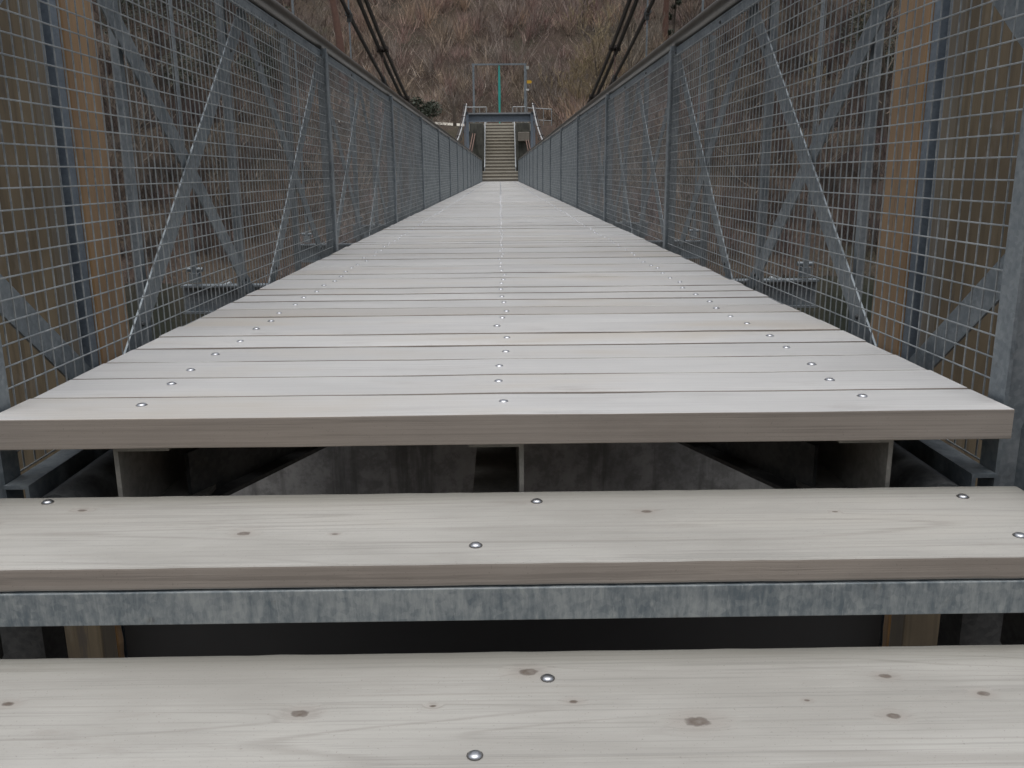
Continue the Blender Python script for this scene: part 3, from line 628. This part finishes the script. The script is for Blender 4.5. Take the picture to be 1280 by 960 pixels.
def bare_tree(x, y, h, r0, seed, label, group=None, mat_t='bark', mat_c='twig', name='bare_tree', nlimb=9, spread=.45, cat='tree', split=.35, depth=3, zoff=0, tw=.010):
    rr = random.Random(seed); z = ground_z(x, y)-.15+zoff; root = tag(empty(name, (x, y, z)), label, cat, group)
    tk = MB(); cr = MB()
    pts = [Vector((x, y, z))]; d = Vector((rr.uniform(-.08, .08), rr.uniform(-.08, .08), 1)); n = 9
    for k in range(n): d = (d+Vector((rr.uniform(-.10, .10), rr.uniform(-.10, .10), .12))).normalized(); pts.append(pts[-1]+d*h/n)
    tk.tube(pts, [r0*(1-.85*k/n) for k in range(n+1)], 7)
    def branch(p, d, L, r, lev):
        q = [p]; 
        for k in range(4): d = (d+Vector((rr.uniform(-.22, .22), rr.uniform(-.22, .22), rr.uniform(-.05, .22)))).normalized(); q.append(q[-1]+d*L/4)
        cr.tube(q, [max(tw, r*(1-.7*k/4)) for k in range(5)], 4 if lev > 1 else 3, False, False)
        if lev > 0:
            for k in range(rr.randint(3, 5)):
                t = rr.randint(1, 4); dd = (d*.7+Vector((rr.uniform(-1, 1), rr.uniform(-1, 1), rr.uniform(-.1, .9)))*.75).normalized()
                branch(q[t], dd, L*rr.uniform(.4, .68), r*.5, lev-1)
    for k in range(nlimb):
        t = split+(1-split)*(k+rr.random())/nlimb; i = min(n-1, int(t*n)); p = pts[i].lerp(pts[i+1], t*n-i)
        a = k*2.4+rr.uniform(-.5, .5); dd = Vector((math.cos(a)*.8, math.sin(a)*.8, rr.uniform(.35, 1.0))).normalized()
        branch(p, dd, h*spread*rr.uniform(.55, 1.0)*(1.15-.6*t), r0*.42*(1.1-t*.7), depth-1)
    part_at(root, tk, 'trunk', M[mat_t]); part_at(root, cr, 'crown', M[mat_c]); return root
def leaf_bush(x, y, h, rad, seed, label, name, n=1500, mat='leaf', cat='bush', base=0):
    rr = random.Random(seed); z = ground_z(x, y)+base; root = tag(empty(name, (x, y, z)), label, cat)
    st = MB()
    for k in range(7):
        a = rr.uniform(0, 6.28); st.tube([(x, y, z-.2), (x+math.cos(a)*rad*.3, y+math.sin(a)*rad*.3, z+h*.5), (x+math.cos(a)*rad*.6, y+math.sin(a)*rad*.6, z+h*.85)], [.05, .03, .01], 5)
    part_at(root, st, 'stem', M['bark'])
    lf = MB()
    lobes = [(rr.uniform(-1, 1)*rad*.6, rr.uniform(-1, 1)*rad*.6, rr.uniform(.25, .85)*h, rr.uniform(.3, .55)*rad) for _ in range(9)]
    for k in range(n):
        lx, ly, lz, lr = rr.choice(lobes); v = Vector((rr.gauss(0, 1), rr.gauss(0, 1), rr.gauss(0, 1))).normalized()*lr*rr.random()**.4
        p = Vector((x+lx, y+ly, z+lz))+v; a = Vector((rr.gauss(0, 1), rr.gauss(0, 1), rr.gauss(0, .6))).normalized(); b = a.cross(Vector((rr.gauss(0, 1), rr.gauss(0, 1), rr.gauss(0, 1)))).normalized(); s1 = rr.uniform(.05, .12); s2 = s1*.4
        lf.add([p-a*s1, p+b*s2, p+a*s1, p-b*s2], [(0,1,2,3)])
    part_at(root, lf, 'foliage', M[mat]); return root
bare_tree(-11.2, 65.5, 15, .34, 3, 'straight red brown trunk rising above the left railing', mat_t='bark_red', nlimb=8, spread=.3, split=.5)
bare_tree(12.3, 66, 15, .30, 4, 'ivy clad red brown trunk rising above the right railing', mat_t='bark_red', nlimb=8, spread=.3, split=.5)
iv = leaf_bush(12.5, 65.7, 9.5, .55, 8, 'dark ivy growing up the trunk above the right railing', 'ivy', 1600, cat='ivy')
leaf_bush(-5.0, 57.2, 1.7, 1.5, 21, 'dark evergreen bush beside the pale path on the left', 'evergreen_bush', 3600)
leaf_bush(-7.6, 58.5, 2.0, 1.2, 22, 'smaller dark evergreen bush farther left of the path', 'evergreen_bush', 1200)
leaf_bush(-8, 84, 2.6, 2.4, 23, 'dark green bush high on the hillside left of the steel frame', 'evergreen_bush', 900)
bare_tree(7.2, 61.5, 6.6, .10, 31, 'spreading bare tan willow right of the lamp mast', None, 'bark', 'twig_tan', 'bare_willow', 16, .5, 'tree', .12, 4)
bare_tree(9.6, 64.5, 7.5, .11, 32, 'taller bare grey willow behind the tan willow on the right', None, 'bark', 'twig', 'bare_willow', 14, .5, 'tree', .12, 4)
bare_tree(5.0, 60.5, 4.0, .07, 33, 'low bare tan willow nearest the lamp mast', None, 'bark', 'twig_tan', 'bare_willow', 14, .55, 'tree', .1, 4)
for k, (x, y, h, rd, lab) in enumerate(((-21, 62, 9, 3.2, 'tall dark ivy covered tree behind the left mesh, nearest the pylon'), (-27, 66, 10, 3.6, 'broad dark ivy covered tree behind the left mesh'), (-16.5, 65, 7, 2.2, 'slim dark evergreen tree behind the left mesh, nearest the far stairs'), (27, 64, 8, 3.0, 'dark ivy covered tree behind the right mesh'))):
    leaf_bush(x, y, h, rd, 50+k, lab, 'ivy_tree', 4200, cat='tree')
rs = random.Random(77)
for k in range(46):
    for _ in range(50):
        y = rs.uniform(63, 105); x = rs.uniform(-.62, .62)*y
        if abs(x) > 3 and not (10 < abs(x) < 14 and y < 68): break
    bare_tree(x, y, rs.uniform(3.5, 8), rs.uniform(.05, .11), 200+k, 'slender bare sapling standing in the brown brush of the far hillside', 'bare saplings on the far hillside', name='bare_sapling', nlimb=rs.randint(7, 11), spread=.42, split=.2, mat_c=rs.choice(['twig', 'twig', 'twig_tan']))
for k in range(22):
    sx = -1 if k % 2 else 1
    y = rs.uniform(46.5, 57); x = sx*rs.uniform(5, 33)
    bare_tree(x, y, rs.uniform(4, 9), rs.uniform(.07, .15), 300+k, 'grey bare tree on the far river bank seen through the mesh', 'bare trees on the far river bank', name='bank_tree', nlimb=9, spread=.45, split=.2)
